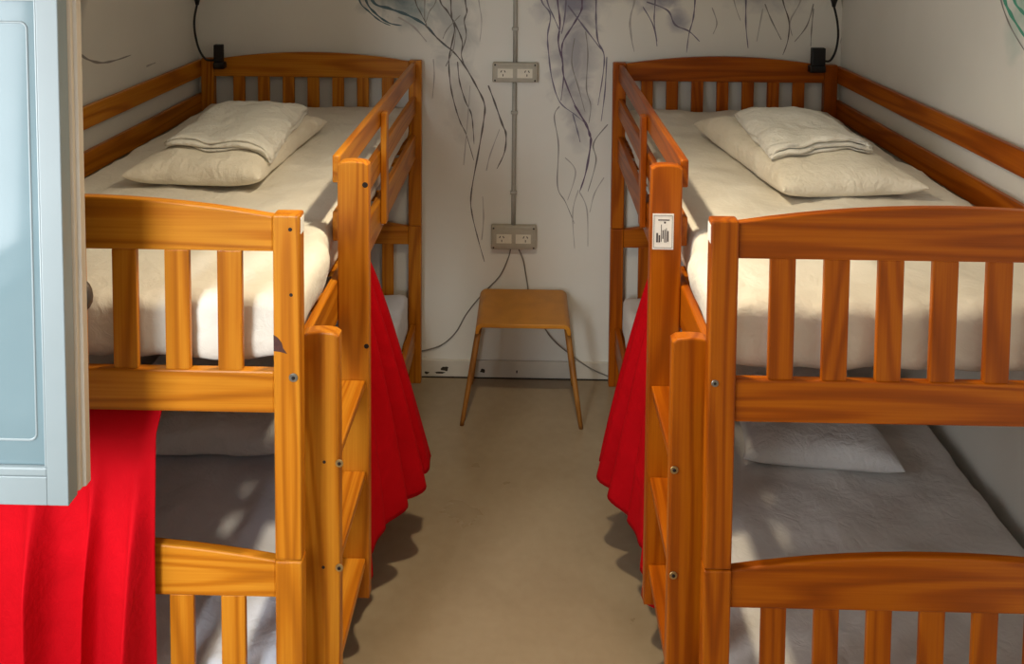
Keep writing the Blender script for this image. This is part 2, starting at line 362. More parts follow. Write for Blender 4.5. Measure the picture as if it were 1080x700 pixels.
# ------------------------------------------------------------------ bunk beds
PT, PD = 0.057, 0.036                 # post width and depth
BW, Y0, Y1 = 0.976, -2.032, -0.032    # bed width, front of the near posts, back of the far posts
HT, HJ = 1.460, 0.720                 # top of the posts, joint between the two storeys
def bunk_bed(s, xa, W, label):
    """s = +1: bed grows to the right from its aisle face xa; -1: to the left"""
    X = lambda u: xa + s * u
    root = thing('bunk_bed', (X(BW / 2), (Y0 + Y1) / 2, 0), label, 'bunk bed', 'pine bunk beds')
    B = lambda name, u, y, z, m, p=root, bev=0.003, seg=2: box(name, (X(u[0]), X(u[1])), y, z, m, p, bev, seg)
    posts = {}
    for e, (ya, yb) in (('near', (Y0, Y0 + PD)), ('far', (Y1 - PD, Y1))):
        for sd, u in (('aisle', (0, PT)), ('wall', (BW - PT, BW))):
            posts[e, sd, 1] = B('post', u, (ya, yb), (HJ + 0.001, HT), W['z'], bev=0.005, seg=3)
            posts[e, sd, 0] = B('post', u, (ya, yb), (0, HJ - 0.001), W['z'], bev=0.004)
    # end boards: arched top rail, seven slats, bottom rail, on both storeys
    for e, yb in (('footboard', Y0 + 0.006), ('headboard', Y1 - PD + 0.004)):
        y = (yb, yb + 0.022)
        for zt, zb, b0, b1 in ((1.455, 1.380, 1.036, 1.126), (0.716, 0.634, 0.165, 0.250)):
            n = 14; prof = [(X(PT + (BW - 2 * PT) * k / n), zt + 0.036 * (1 - (2 * k / n - 1) ** 2)) for k in range(n + 1)]
            prof += [(X(BW - PT), zb), (X(PT), zb)]
            prism(e + '_top_rail', prof, 'y', y[0], y[1], W['x'], root, bev=0.004)
            B(e + '_bottom_rail', (PT, BW - PT), y, (b0, b1), W['x'], bev=0.004)
            for k in range(7):
                u = PT + 0.067 + 0.110 * k
                B(e + '_slat', (u, u + 0.052), (y[0] + 0.003, y[0] + 0.017), (b1 - 0.001, zb + 0.001), W['z'], bev=0.003)
    yr = (Y0 + PD, Y1 - PD)
    for z in ((1.022, 1.133), (0.160, 0.272)):
        B('side_rail', (0.024, 0.046), yr, z, W['y'], bev=0.004); B('side_rail', (BW - 0.046, BW - 0.024), yr, z, W['y'], bev=0.004)
        for k in range(9):
            yy = Y0 + 0.16 + k * 0.208
            B('bed_slat', (0.047, BW - 0.047), (yy - 0.035, yy + 0.035), (z[1] - 0.034, z[1] - 0.018), W['x'], bev=0)
    for z in ((1.378, 1.452), (1.222, 1.302)):
        B('guard_rail', (0.024, 0.045), (-1.556, Y1 - PD), z, W['y'], bev=0.005, seg=3)
        B('wall_rail', (BW + 0.0005, BW + 0.021), (Y0 + 0.004, Y1 - 0.002), z, W['y'], bev=0.004)
    bt = B('guard_batten', (0.003, 0.023), (-0.962, -0.912), (1.052, 1.428), W['z'], bev=0.005, seg=3)
    # ladder
    def stringer(ya, yb, z0, z1):
        ua, ub = -0.057, 0.0235; r = 0.014; n = 8
        top = [(X(ua + (ub - ua) * k / n), z1 - 0.005 * (2 * k / n - 1) ** 2 - (0.005 if k in (0, n) else 0)) for k in range(n + 1)]
        return prism('ladder_stringer', top + [(X(ub), z0), (X(ua), z0)], 'y', ya, yb, W['z'], root, bev=0.004)
    far = stringer(-1.592, -1.557, 0.270, 1.447)
    near = stringer(-1.935, -1.900, 0.270, 1.166)
    for z in (0.868, 0.622, 0.384):
        B('ladder_tread', (-0.048, 0.022), (-1.900, -1.592), (z - 0.024, z), W['y'], bev=0.004)
    def disc(px_u, y, z, r, m, p, name='bolt', h=0.0015, hole=None):
        o = lathe(name, [(r * 0.9, 0), (r, h * 0.4), (r * 0.9, h)], 'y', (X(px_u), y - h, z), m, p, 14, False)
        if hole: lathe(name + '_socket', [(hole, 0), (hole, 0.0006)], 'y', (X(px_u), y - h - 0.0006, z), M['hole'], p, 10)
        return o
    return root, posts, far, near, X, disc, bt
XAL, XAR = -0.4404, 0.4008
LB = bunk_bed(-1, XAL, WL, 'honey pine bunk bed on the left, red curtain at its foot')
RB = bunk_bed(1, XAR, WR, 'orange pine bunk bed on the right, paper sticker on its ladder')
# screws, bolts, knots and stickers that show
root, posts, far, near, X, disc, bt = LB
np_ = posts['near', 'aisle', 1]
for px, py, r in ((306, 242, 0.0042), (307, 311, 0.0038)):
    c = at(px, py, 'y', Y0); disc((XAL - c.x), Y0, c.z, r, M['hole'], np_, 'screw_hole', 0.0006)
c = at(309.5, 398, 'y', Y0); disc(XAL - c.x, Y0, c.z, 0.0095, M['steel'], np_, 'bolt', 0.002, 0.004)
def knot(pts, y, parent):
    prism('wood_knot', [(p.x, p.z) for p in (at(a, b, 'y', y) for a, b in pts)], 'y', y - 0.0006, y + 0.0006, M['knot'], parent, bev=0)
knot(((288.5, 353), (293, 356), (297, 361), (298.5, 367), (303, 373), (296, 371), (288.7, 370)), Y0, np_)
for px, py in ((358, 488), (358, 598)):
    c = at(px, py, 'y', -1.935); disc(XAL - c.x, -1.935, c.z, 0.009, M['brass'], near, 'bolt', 0.003, 0.004)
for px, py in ((342, 487), (341, 598)):
    c = at(px, py, 'y', -1.935); disc(XAL - c.x, -1.935, c.z, 0.0038, M['hole'], near, 'screw_hole', 0.0006)
for px, py, r in ((385, 195, 0.0075), (386.5, 365, 0.0065)):
    c = at(px, py, 'y', -1.592); disc(XAL - c.x, -1.592, c.z, r, M['hole'], far, 'screw_hole', 0.0006)
box('sticker', (XAL - 0.0002, XAL + 0.0008), (Y0 + 0.006, Y0 + 0.030), (1.418, 1.452), M['paper'], np_, bev=0)
root, posts, far, near, X, disc, bt = RB
np_ = posts['near', 'aisle', 1]
box('sticker', (XAR - 0.0008, XAR + 0.0002), (Y0 + 0.005, Y0 + 0.032), (1.412, 1.450), M['paper'], np_, bev=0)
for px, py in ((711, 495), (710, 606)):
    c = at(px, py, 'y', -1.935); disc(c.x - XAR, -1.935, c.z, 0.009, M['brass'], near, 'bolt', 0.003, 0.004)
c = at(754, 404, 'y', Y0); disc(c.x - XAR, Y0, c.z, 0.0075, M['steel'], np_, 'bolt', 0.002, 0.003)
# printed paper label on the far stringer of the right ladder
a = at(688.5, 225, 'y', -1.592); b = at(710, 263, 'y', -1.592)
stk = box('paper_label', (a.x, b.x), (-1.5932, -1.5922), (b.z, a.z), M['paper'], far, bev=0)
W_, H_ = b.x - a.x, a.z - b.z
def ink(u0, u1, v0, v1): box('print', (a.x + W_ * u0, a.x + W_ * u1), (-1.5937, -1.5932), (a.z - H_ * v1, a.z - H_ * v0), M['ink'], stk, bev=0)
for q in ((0.26, 0.80, 0.16, 0.19), (0.54, 0.62, 0.22, 0.27), (0.40, 0.43, 0.30, 0.78), (0.18, 0.26, 0.54, 0.80), (0.29, 0.36, 0.60, 0.80), (0.47, 0.52, 0.46, 0.70), (0.56, 0.60, 0.44, 0.80), (0.64, 0.67, 0.40, 0.80), (0.70, 0.76, 0.48, 0.78),
          (0.06, 0.94, 0.045, 0.055), (0.06, 0.94, 0.945, 0.955), (0.06, 0.075, 0.05, 0.95), (0.925, 0.94, 0.05, 0.95)): ink(*q)

# ------------------------------------------------------------------ mattresses
def mattress(x0, x1, y0, y1, z0, z1, mat, label, seed, bulge_s=0, dent=0.0):
    r = 0.035; L = Vector(((x0 + x1) / 2, (y0 + y1) / 2, z0)); bm = bmesh.new(); nx, ny, nz = 44, 88, 8
    def rounded(p):
        q = Vector((min(max(p.x, x0 + r), x1 - r), min(max(p.y, y0 + r), y1 - r), min(max(p.z, z0 + r), z1 - r)))
        d = p - q
        if d.length > 1e-6:
            m = max(abs(d.x), abs(d.y), abs(d.z)); p = q + d.normalized() * m
        n = d.normalized() if d.length > 1e-6 else Vector((0, 0, 0))
        f = fbm(p.x * 5 + seed, p.y * 5, p.z * 9, 4) * 0.006 + fbm(p.x * 14, p.y * 14 + seed, p.z * 20, 3) * 0.0022
        e = min(1.0, max(0.0, (y0 + 0.16 - p.y) / 0.16))            # wrinkled near end
        f += e * 0.006 * math.sin(p.x * 38 + 5 * fbm(p.x * 4, p.y * 9, seed)) * (0.4 + 0.6 * abs(n.y))
        p = p + Vector((0, 0, 1)) * f * (1 if p.z > z0 + 0.05 else 0) + n * f
        if bulge_s:
            t = min(1, max(0, (-1.60 - p.y) / 0.10)); t = t * t * (3 - 2 * t)
            k = min(1, max(0, ((p.x - (x0 + x1) / 2) * bulge_s) / ((x1 - x0) / 2)))
            h = max(0.0, 1 - ((p.z - (z0 + 0.10)) / 0.09) ** 2)
            p.x += bulge_s * 0.030 * t * k ** 8 * h
        return p - L
    V = {}
    def vert(i, j, k):
        if (i, j, k) not in V:
            V[i, j, k] = bm.verts.new(rounded(Vector((x0 + (x1 - x0) * i / nx, y0 + (y1 - y0) * j / ny, z0 + (z1 - z0) * k / nz))))
        return V[i, j, k]
    for i in range(nx):
        for j in range(ny):
            for k in (0, nz): bm.faces.new((vert(i, j, k), vert(i + 1, j, k), vert(i + 1, j + 1, k), vert(i, j + 1, k)))
    for i in range(nx):
        for k in range(nz):
            for j in (0, ny): bm.faces.new((vert(i, j, k), vert(i + 1, j, k), vert(i + 1, j, k + 1), vert(i, j, k + 1)))
    for j in range(ny):
        for k in range(nz):
            for i in (0, nx): bm.faces.new((vert(i, j, k), vert(i, j + 1, k), vert(i, j + 1, k + 1), vert(i, j, k + 1)))
    o = link('mattress', finish(bm, 'mattress', True), mat, None, L)
    return tag(o, label, 'mattress', 'mattresses')
mattress(XAL - BW + 0.052, XAL - 0.050, -1.985, -0.078, 1.118, 1.265, M['sheet'], 'cream sheeted mattress on the upper bunk of the left bed', 3.1, 1)
mattress(XAR + 0.050, XAR + BW - 0.052, -1.985, -0.078, 1.118, 1.265, M['sheet'], 'cream sheeted mattress on the upper bunk of the right bed', 8.7, -1)
mattress(XAL - BW + 0.052, XAL - 0.050, -1.985, -0.078, 0.256, 0.430, M['sheet_blue'], 'blue-grey sheeted mattress on the lower bunk of the left bed', 14.2)
mattress(XAR + 0.050, XAR + BW - 0.018, -1.985, -0.078, 0.256, 0.430, M['sheet_grey'], 'grey sheeted mattress on the lower bunk of the right bed', 21.5)

# ------------------------------------------------------------------ pillows
def pillow(cx, cy, zb, w, d, h, rot, mat, label, seed, sag=0.0):
    n, m = 36, 48; L = Vector((cx, cy, zb)); ca, sa = math.cos(rot), math.sin(rot); vs = []; fs = []
    def T(u, v): return max(0.0, (1 - abs(u) ** 3.4)) ** 0.42 * max(0.0, (1 - abs(v) ** 4.5)) ** 0.42
    def pt(u, v, side):
        t = T(u, v)
        x = w / 2 * u * (1 - 0.11 * (1 - v * v) * abs(u) ** 3); y = d / 2 * v * (1 - 0.07 * (1 - u * u) * abs(v) ** 3)
        wr = fbm(u * 1.6 + seed, v * 2.2, 0.3, 4) * 0.010 + 0.004 * math.sin(9 * math.atan2(v, u) + seed) * (u * u + v * v) * 0.5
        lump = 1 + 0.14 * fbm(u * 0.9 + seed, v * 0.9, 2.0, 2)
        ze = 0.028 + 0.012 * (abs(u * v)) ** 3
        z = ze + (h - 0.028) * t * lump + wr * (0.25 + t) if side else ze - min(0.026, ze) * min(1.0, t * 1.6)
        x += wr * 0.6; y += wr * 0.6
        return Vector((x * ca - y * sa, x * sa + y * ca, max(z, 0.001)))
    idx = {}
    for sd in (0, 1):
        for j in range(m + 1):
            for i in range(n + 1):
                u = math.sin((2 * i / n - 1) * PI / 2); v = math.sin((2 * j / m - 1) * PI / 2)
                if sd == 1 and (i in (0, n) or j in (0, m)): idx[1, i, j] = idx[0, i, j]; continue
                idx[sd, i, j] = len(vs); vs.append(pt(u, v, sd))
        for j in range(m):
            for i in range(n):
                q = (idx[sd, i, j], idx[sd, i + 1, j], idx[sd, i + 1, j + 1], idx[sd, i, j + 1]); fs.append(q if sd else q[::-1])
    me = bpy.data.meshes.new('pillow'); me.from_pydata(vs, [], fs); me.polygons.foreach_set('use_smooth', [True] * len(fs))
    o = link('pillow', me, mat, None, L); tag(o, label, 'pillow', 'pillows')
    def top(x, y):
        dx, dy = x - cx, y - cy; u = (dx * ca + dy * sa) / (w / 2); v = (-dx * sa + dy * ca) / (d / 2)
        u = max(-1, min(1, u)); v = max(-1, min(1, v)); return zb + pt(u, v, 1).z
    return top
topL = pillow(-0.952, -0.945, 1.2685, 0.415, 0.72, 0.104, math.radians(-2), M['pillow'], 'off-white pillow under the folded cotton on the left upper bunk', 1.7)
topR = pillow(0.925, -0.930, 1.2685, 0.445, 0.80, 0.098, math.radians(7), M['pillow'], 'off-white pillow under the folded cotton on the right upper bunk', 5.2)
pillow(-0.935, -0.960, 0.432, 0.46, 0.68, 0.115, math.radians(1), M['pillow_grey'], 'pale grey pillow lying on the left lower bunk', 9.4)
pillow(0.945, -0.965, 0.432, 0.46, 0.68, 0.105, math.radians(-6), M['pillow_grey'], 'pale grey pillow lying on the right lower bunk', 12.6)

# ------------------------------------------------------------------ folded bed linen on the upper pillows
def folded(corners, topf, label, seed, layers=4, gap=0.0085):
    """corners near-left, near-right, far-right, far-left: one long cloth folded back and forth"""
    nl, nr, fr, fl = [Vector(c) for c in corners]; path = []; n = 22
    for k in range(layers):
        a, b = (0.0, 1.0) if k % 2 == 0 else (1.0, 0.0)
        inset = 0.012 * ((k * 7 + seed) % 3)
        for i in range(n + 1):
            t = i / n; e = 1 - (2 * t - 1) ** 10
            path.append((a + (b - a) * t, k * gap, e, k))
        if k < layers - 1:
            for j in range(1, 4):
                ang = PI * j / 4
                path.append((b + (0.012 if b > 0.5 else -0.012) * math.sin(ang), k * gap + gap * (1 - math.cos(ang)) / 2, 0, k))
    m = len(path) - 1; nu = 30; L = (nl + fr) / 2; L = Vector((L.x, L.y, topf(L.x, L.y)))
    def fn(u, v):
        i = min(m, int(round(v * m))); t, dz, e, k = path[i]
        shrink = 0.03 * math.sin(k * 2.3 + seed)
        uu = 0.5 + (u - 0.5) * (1 + shrink)
        p = (nl * (1 - uu) + nr * uu) * (1 - t) + (fl * (1 - uu) + fr * uu) * t
        p = Vector((p.x, p.y, 0)) + Vector((0.012 * fbm(u * 2, t * 2 + k, seed, 2), 0.014 * fbm(u * 3 + k, seed, t, 2), 0))
        edge = (abs(2 * u - 1) ** 8) * 0.004
        zz = topf(p.x, p.y) + 0.006 + dz * (1 + 0.25 * fbm(u * 3, t * 3, seed, 2)) - edge * k
        zz += 0.006 * max(0, fbm(u * 4 + seed, t * 5, 1.0, 3)) * (k / layers)
        return (p.x, p.y, zz)
    o = grid('folded_linen', fn, nu, m, M['blanket'], None, L, 0.0055)
    return tag(o, label, 'linen', 'folded linen')
folded(((-1.085, -1.190), (-0.760, -1.205), (-0.790, -0.655), (-1.120, -0.600)), topL, 'folded white cotton cover lying on the left upper pillow', 1.0)
folded(((0.765, -1.185), (1.095, -1.125), (1.105, -0.690), (0.775, -0.720)), topR, 'folded white cotton cover with a rolled corner on the right upper pillow', 4.0, 5)
c0 = Vector((0.778, -1.180, 0)); zt = topR(c0.x, c0.y)
# ------------------------------------------------------------------ curtains
def smooth(t): t = max(0, min(1, t)); return t * t * (3 - 2 * t)
def foot_curtain():
    x0, x1, zt, zb = -1.350, -0.742, 1.062, 0.05
    def fn(u, v):
        x = x0 + (x1 - x0) * u; z = zt + (zb - zt) * v
        g = smooth((v - 0.03) / 0.35)
        ph = u * 27 + 1.7 * math.sin(u * 6 + 0.9) + v * 2.2 * math.sin(u * 8.0 + 0.4)
        f = 0.5 + 0.5 * math.sin(ph); f = f ** 2.0                      # narrow crests, wide valleys
        f2 = 0.5 + 0.5 * math.sin(ph * 0.47 + 2.1 - v * 1.2)
        y = -1.9985 - 0.040 * smooth((v - 0.015) / 0.06)
        y -= g * (0.058 * f + 0.030 * f2 + 0.006 * fbm(u * 7, v * 3, 4.2, 3)) * (0.35 + 0.65 * smooth((1 - u) * 9))
        x += (0.014 * math.cos(ph) + 0.008 * math.sin(v * 5 + 1)) * g * (0.15 + 0.85 * smooth((1 - u) * 6))
        return (x, y if v < 0.02 else min(y, -1.9985 - 0.036 * smooth((v - 0.015) / 0.06)), z)
    o = grid('curtain', fn, 190, 60, M['red'], None, (-1.05, -2.05, 0.05), 0.0016)
    return tag(o, 'red curtain hanging in folds across the foot of the left lower bunk', 'curtain', 'red bunk curtains')
foot_curtain()
def side_curtain(s, xa, label, seed, yt0, yb0, zt, zb, fl):
    X = lambda u: xa + s * u
    def fn(u, v):
        # u: 0 at the free far edge, 1 at the near edge behind the ladder; v: 0 top
        g = smooth(v * 0.9 + 0.02) * 0.75 + 0.25 * v
        yt = yt0 + (-1.548 - yt0) * u; yb = yb0 + (-1.545 - yb0) * u
        y = yt + (yb - yt) * v
        flare = fl * (1 - smooth(u * 1.35)) + 0.008
        out = -0.034 + (flare + 0.034) * (v ** 0.80)
        amp = (0.008 + 0.026 * v) * (0.35 + 0.65 * smooth(u * 4))
        ph = u * 31 + seed + 0.8 * math.sin(v * 2 + seed)
        out += amp * math.sin(ph) + amp * 0.35 * math.sin(ph * 2.3 + 1)
        y += amp * 0.7 * math.cos(ph)
        z = zt + (zb - zt) * v + (0.012 * math.sin(ph * 1.0 + 0.8) - 0.045 * (u - 0.25)) * v
        lim = -0.012 if u < 0.12 else -0.016
        out = max(out, -0.040) if y > -1.50 else min(max(out, -0.040), 0.06)
        return (X(-out), min(-0.2, max(y, -1.552)), z)
    o = grid('curtain', fn, 110, 50, M['red'], None, (X(0), (yt0 + yb0) / 2, zb), 0.0016)
    return tag(o, label, 'curtain', 'red bunk curtains')
side_curtain(-1, XAL, 'red curtain bunched beside the left bed ladder, facing the aisle', 0.7, -1.150, -1.020, 1.0205, 0.265, 0.138)
side_curtain(1, XAR, 'red curtain bunched beside the right bed ladder, facing the aisle', 3.6, -1.130, -0.985, 1.0205, 0.265, 0.112)

# ------------------------------------------------------------------ stool
st = thing('stool', (0.017, -0.22, 0), 'plywood stool with thin splayed legs against the back wall', 'stool')
def stool_seat():
    sx0, sx1, ya, yb, zt, th, r = -0.178, 0.212, -0.378, -0.045, 0.432, 0.018, 0.030; prof = []
    for cx, a0, a1 in ((sx1 - r, 0, 90), (sx0 + r, 90, 180)):
        for k in range(7):
            a = math.radians(a0 + (a1 - a0) * k / 6); prof.append((cx + r * math.cos(a), zt - r + r * math.sin(a)))
    prof = [(sx1, zt - 0.045)] + prof + [(sx0, zt - 0.045)]
    ri = r - th
    inner = [(sx0 + 0.012, zt - 0.045)]
    for cx, a0, a1 in ((sx0 + r, 180, 90), (sx1 - r, 90, 0)):
        for k in range(5):
            a = math.radians(a0 + (a1 - a0) * k / 4); inner.append((cx + ri * math.cos(a), zt - r + ri * math.sin(a)))
    inner.append((sx1 - 0.012, zt - 0.045))
    prism('seat', prof + inner, 'y', ya, yb, M['ply'], st, bev=0.003)
stool_seat()
def leg(x_top, y_top, x_bot, y_bot, z_top=0.400):
    bm = bmesh.new(); R = []; L = Vector((x_bot, y_bot, 0))
    for z, hx, hy in ((0.0, 0.009, 0.009), (0.02, 0.0095, 0.0095), (z_top, 0.013, 0.012)):
        t = z / z_top; c = Vector((x_bot + (x_top - x_bot) * t, y_bot + (y_top - y_bot) * t, z)) - L; n = 10
        R.append([bm.verts.new(c + Vector((hx * math.cos(2 * PI * k / n), hy * math.sin(2 * PI * k / n), 0))) for k in range(n)])
    for a, b in zip(R, R[1:]):
        for k in range(10): bm.faces.new((a[k], a[(k + 1) % 10], b[(k + 1) % 10], b[k]))
    bm.faces.new(R[0]); bm.faces.new(R[-1])
    link('leg', finish(bm, 'leg', True), M['stoolleg'], st, L)
leg(-0.165, -0.350, -0.232, -0.372); leg(0.199, -0.350, 0.258, -0.380)
leg(-0.163, -0.072, -0.215, -0.060); leg(0.197, -0.072, 0.243, -0.060)

# ------------------------------------------------------------------ sockets, conduit, cords
def socket(px0, py0, px1, py1, label):
    a = at(px0, py0, 'y', -0.02); b = at(px1, py1, 'y', -0.02)
    x0, x1, z0, z1 = a.x, b.x, b.z, a.z; cx, cz = (x0 + x1) / 2, (z0 + z1) / 2
    t = thing('double_socket', (cx, 0, cz), label, 'socket', 'wall sockets on the conduit')
    box('back_box', (x0, x1), (-0.038, -0.0004), (z0, z1), M['socket_box'], t, bev=0.006, seg=3)
    fp = box('faceplate', (x0 + 0.010, x1 - 0.010), (-0.043, -0.038), (z0 + 0.012, z1 - 0.012), M['socket_box'], t, bev=0.002)
    h = 0.019; mid = []
    for s in (-1, 1):
        mx = cx + s * 0.043
        md = box('outlet_module', (mx - 0.034, mx + 0.034), (-0.046, -0.043), (cz - 0.022, cz + 0.019), M['socket_module'], t, bev=0.0015)
        ox = mx + (0.010 if s > 0 else -0.010)
        for dx, dz, rot in ((-0.008, 0.007, 0.5), (0.008, 0.007, -0.5), (0, -0.010, 0)):
            pin = link('pin_slot', box_mesh(0.0036, 0.001, 0.010, 0), M['hole'], md, (ox + dx, -0.0464, cz + dz)); pin.rotation_euler.y = rot
    for sx in (-1, 1):
        for sz in (-1, 1):
            lathe('screw', [(0.004, 0), (0.004, 0.0015), (0.0025, 0.0025)], 'y', (cx + sx * ((x1 - x0) / 2 - 0.012), -0.0405, cz + sz * ((z1 - z0) / 2 - 0.009)), M['hole'], t, 10)
    return t, cx, z0, z1
s1, sx1, sz10, sz11 = socket(519.5, 65.5, 567, 86.5, 'cream double wall socket high on the conduit, level with the bed tops')
s2, sx2, sz20, sz21 = socket(518, 237, 565.5, 262, 'cream double wall socket just above the stool')
cx1 = at(543.5, 20, 'y', -0.01).x; cx2 = at(542, 160, 'y', -0.01).x
def conduit(xa, za, zb, label):
    t = thing('conduit', (xa, 0, za), label, 'conduit', 'conduit runs')
    tube('pipe', [(xa, -0.0125, za), (xa, -0.0125, (za + zb) / 2), (xa, -0.0125, zb)], 0.0095, M['conduit'], t, 12, 2); return t
def clip(t, x, z):
    box('pipe_clip', (x - 0.015, x + 0.015), (-0.0245, -0.0005), (z - 0.007, z + 0.007), M['conduit'], t, bev=0.004)
t = conduit(cx1, sz11 - 0.0005, ZC - 0.0005, 'grey conduit pipe rising from the upper wall socket'); clip(t, cx1, at(543, 30, 'y', 0).z)
t = conduit(cx2, sz21 - 0.0005, sz10 + 0.0005, 'grey conduit pipe running between the two wall sockets')
for py in (118, 202): clip(t, cx2, at(542, py, 'y', 0).z)
def cord(pts, label, y=-0.006):
    P = [at(a, b, 'y', y) for a, b in pts]
    o = tube('power_cord', P, 0.0028, M['cord'], None, 8, 8); return tag(o, label, 'cord', 'power cords')
cord(((538.5, 262.5), (536, 272), (527, 291), (508, 311), (492, 331), (481, 350), (467, 363), (450, 369), (436, 371)), 'thin grey cord curving from the lower socket towards the left bed')
cord(((547, 262.5), (552, 275), (555, 292), (560, 318), (574, 345), (584, 359), (602, 374), (622, 388), (642, 397)), 'thin grey cord dropping behind the stool towards the right bed', -0.016)

# ------------------------------------------------------------------ clip-on reading lamps
def reading_lamp(s, clip_px, neck, head, label):
    (a0, b0), (a1, b1) = clip_px
    p = at(a0, b0, 'y', -0.075); q = at(a1, b1, 'y', -0.075)
    x0, x1, z0, z1 = min(p.x, q.x), max(p.x, q.x), q.z, p.z
    t = thing('reading_lamp', ((x0 + x1) / 2, -0.075, z0), label, 'lamp', 'clip-on reading lamps')
    b = s * 0.010
    box('clamp', (x0 + (0.010 if s > 0 else 0), x1 - (0 if s > 0 else 0.010)), (-0.094, -0.068), (z0 + 0.028, z1), M['black'], t, bev=0.004)
    box('clamp_jaw', (x0, x1), (-0.102, -0.0645), (z0, z0 + 0.030), M['black'], t, bev=0.005)
    P = [at(a, c, 'y', -0.080) for a, c in neck]
    tube('gooseneck', P, 0.0048, M['rubber'], t, 10, 8)
    e = P[-1]; d = Vector((head[0], -0.35, 0.9)).normalized()
    path = [e - d * 0.004, e + d * 0.03, e + d * 0.06, e + d * 0.11]
    tube('lamp_head', path, lambda f: 0.008 + 0.020 * smooth(f * 1.3), M['black'], t, 16, 6)
reading_lamp(-1, ((226.5, 46.5), (238.5, 72)), ((230, 62.5), (223, 63.5), (216.5, 62), (210, 52), (205.8, 36), (205, 20), (208, 4)), (0.12,), 'black clip-on reading lamp with bent neck on the left bed corner')
reading_lamp(1, ((853, 50), (869, 76)), ((865, 62), (870, 64.5), (876, 63.5), (881.5, 53), (884, 38), (883, 22), (879.5, 6)), (-0.12,), 'black clip-on reading lamp with bent neck on the right bed corner')

# ------------------------------------------------------------------ ceiling lamp
cl = thing('ceiling_lamp', (LAMP[0], LAMP[1], ZC), 'round ceiling lamp above the aisle between the beds', 'lamp')
lathe('housing', [(0.05, -0.001), (0.12, -0.001), (0.12, -0.035), (0.112, -0.04)], 'z', (LAMP[0], LAMP[1], ZC), M['base'], cl, 28)
lathe('diffuser', [(0.108, -0.0405), (0.106, -0.045), (0.09, -0.052), (0.05, -0.058), (0.01, -0.060)], 'z', (LAMP[0], LAMP[1], ZC), M['diffuser'], cl, 28)
ld = bpy.data.lights.new('ceiling_lamp_light', 'SPOT'); ld.shadow_soft_size = 0.05; ld.spot_size = math.radians(150); ld.spot_blend = 1.0; ld.energy = LAMP_W; ld.color = (1.0, 0.85, 0.60)
lo = bpy.data.objects.new('ceiling_lamp_light', ld); COL.objects.link(lo); lo.parent = cl; lo.location = (0, 0, -0.066); lo.rotation_euler = Vector((0, -0.22, -1)).to_track_quat('-Z', 'Y').to_euler()

# ------------------------------------------------------------------ painted mural strands on the walls
WB = bpy.data.objects['wall_back']
INK = {'c': plain('mural_charcoal', lin(100, 94, 88), 0.7), 'g': plain('mural_grey', lin(142, 138, 131), 0.7), 't': plain('mural_teal', lin(78, 102, 108), 0.7),
       'v': plain('mural_violet_grey', lin(118, 112, 126), 0.7), 'p': plain('mural_plum', lin(104, 88, 106), 0.7), 'l': plain('mural_pale_grey', lin(176, 171, 163), 0.7),
       'j': plain('mural_jade', lin(84, 160, 134), 0.7)}
_zs = [0]
def strand(pts, wpx, ink, parent=WB, ax='y', val=0.0, sgn=-1):
    pts = list(pts)
    if pts[0][1] <= 1:
        dx = pts[0][0] - pts[1][0]; pts = [(pts[0][0] + dx * 0.8 + random.uniform(-14, 14), -75), (pts[0][0] + dx * 0.5, -34)] + pts
    _zs[0] += 1; off = 0.0004 + 0.00003 * (_zs[0] % 40)
    path = spline([at(a, b, ax, val) for a, b in pts], 8); m = len(path); bm = bmesh.new(); R = []
    c = path[0].copy()
    nrm = Vector((0, -1, 0)) if ax == 'y' else Vector((sgn, 0, 0))
    for i, p in enumerate(path):
        t = (path[min(i + 1, m - 1)] - path[max(i - 1, 0)]).normalized(); s = t.cross(nrm).normalized()
        f = i / (m - 1); wd = wpx * 0.0028 * (0.35 + 0.65 * math.sin(PI * min(1, 0.15 + 0.85 * f)) ** 0.7) * (1 + 0.3 * math.sin(i * 0.9))
        R.append([bm.verts.new(p - c + s * wd), bm.verts.new(p - c - s * wd)])
    for a, b in zip(R, R[1:]): bm.faces.new((a[0], a[1], b[1], b[0]))
    link('painted_strand', finish(bm, 'painted_strand'), INK[ink], parent, c + nrm * off)
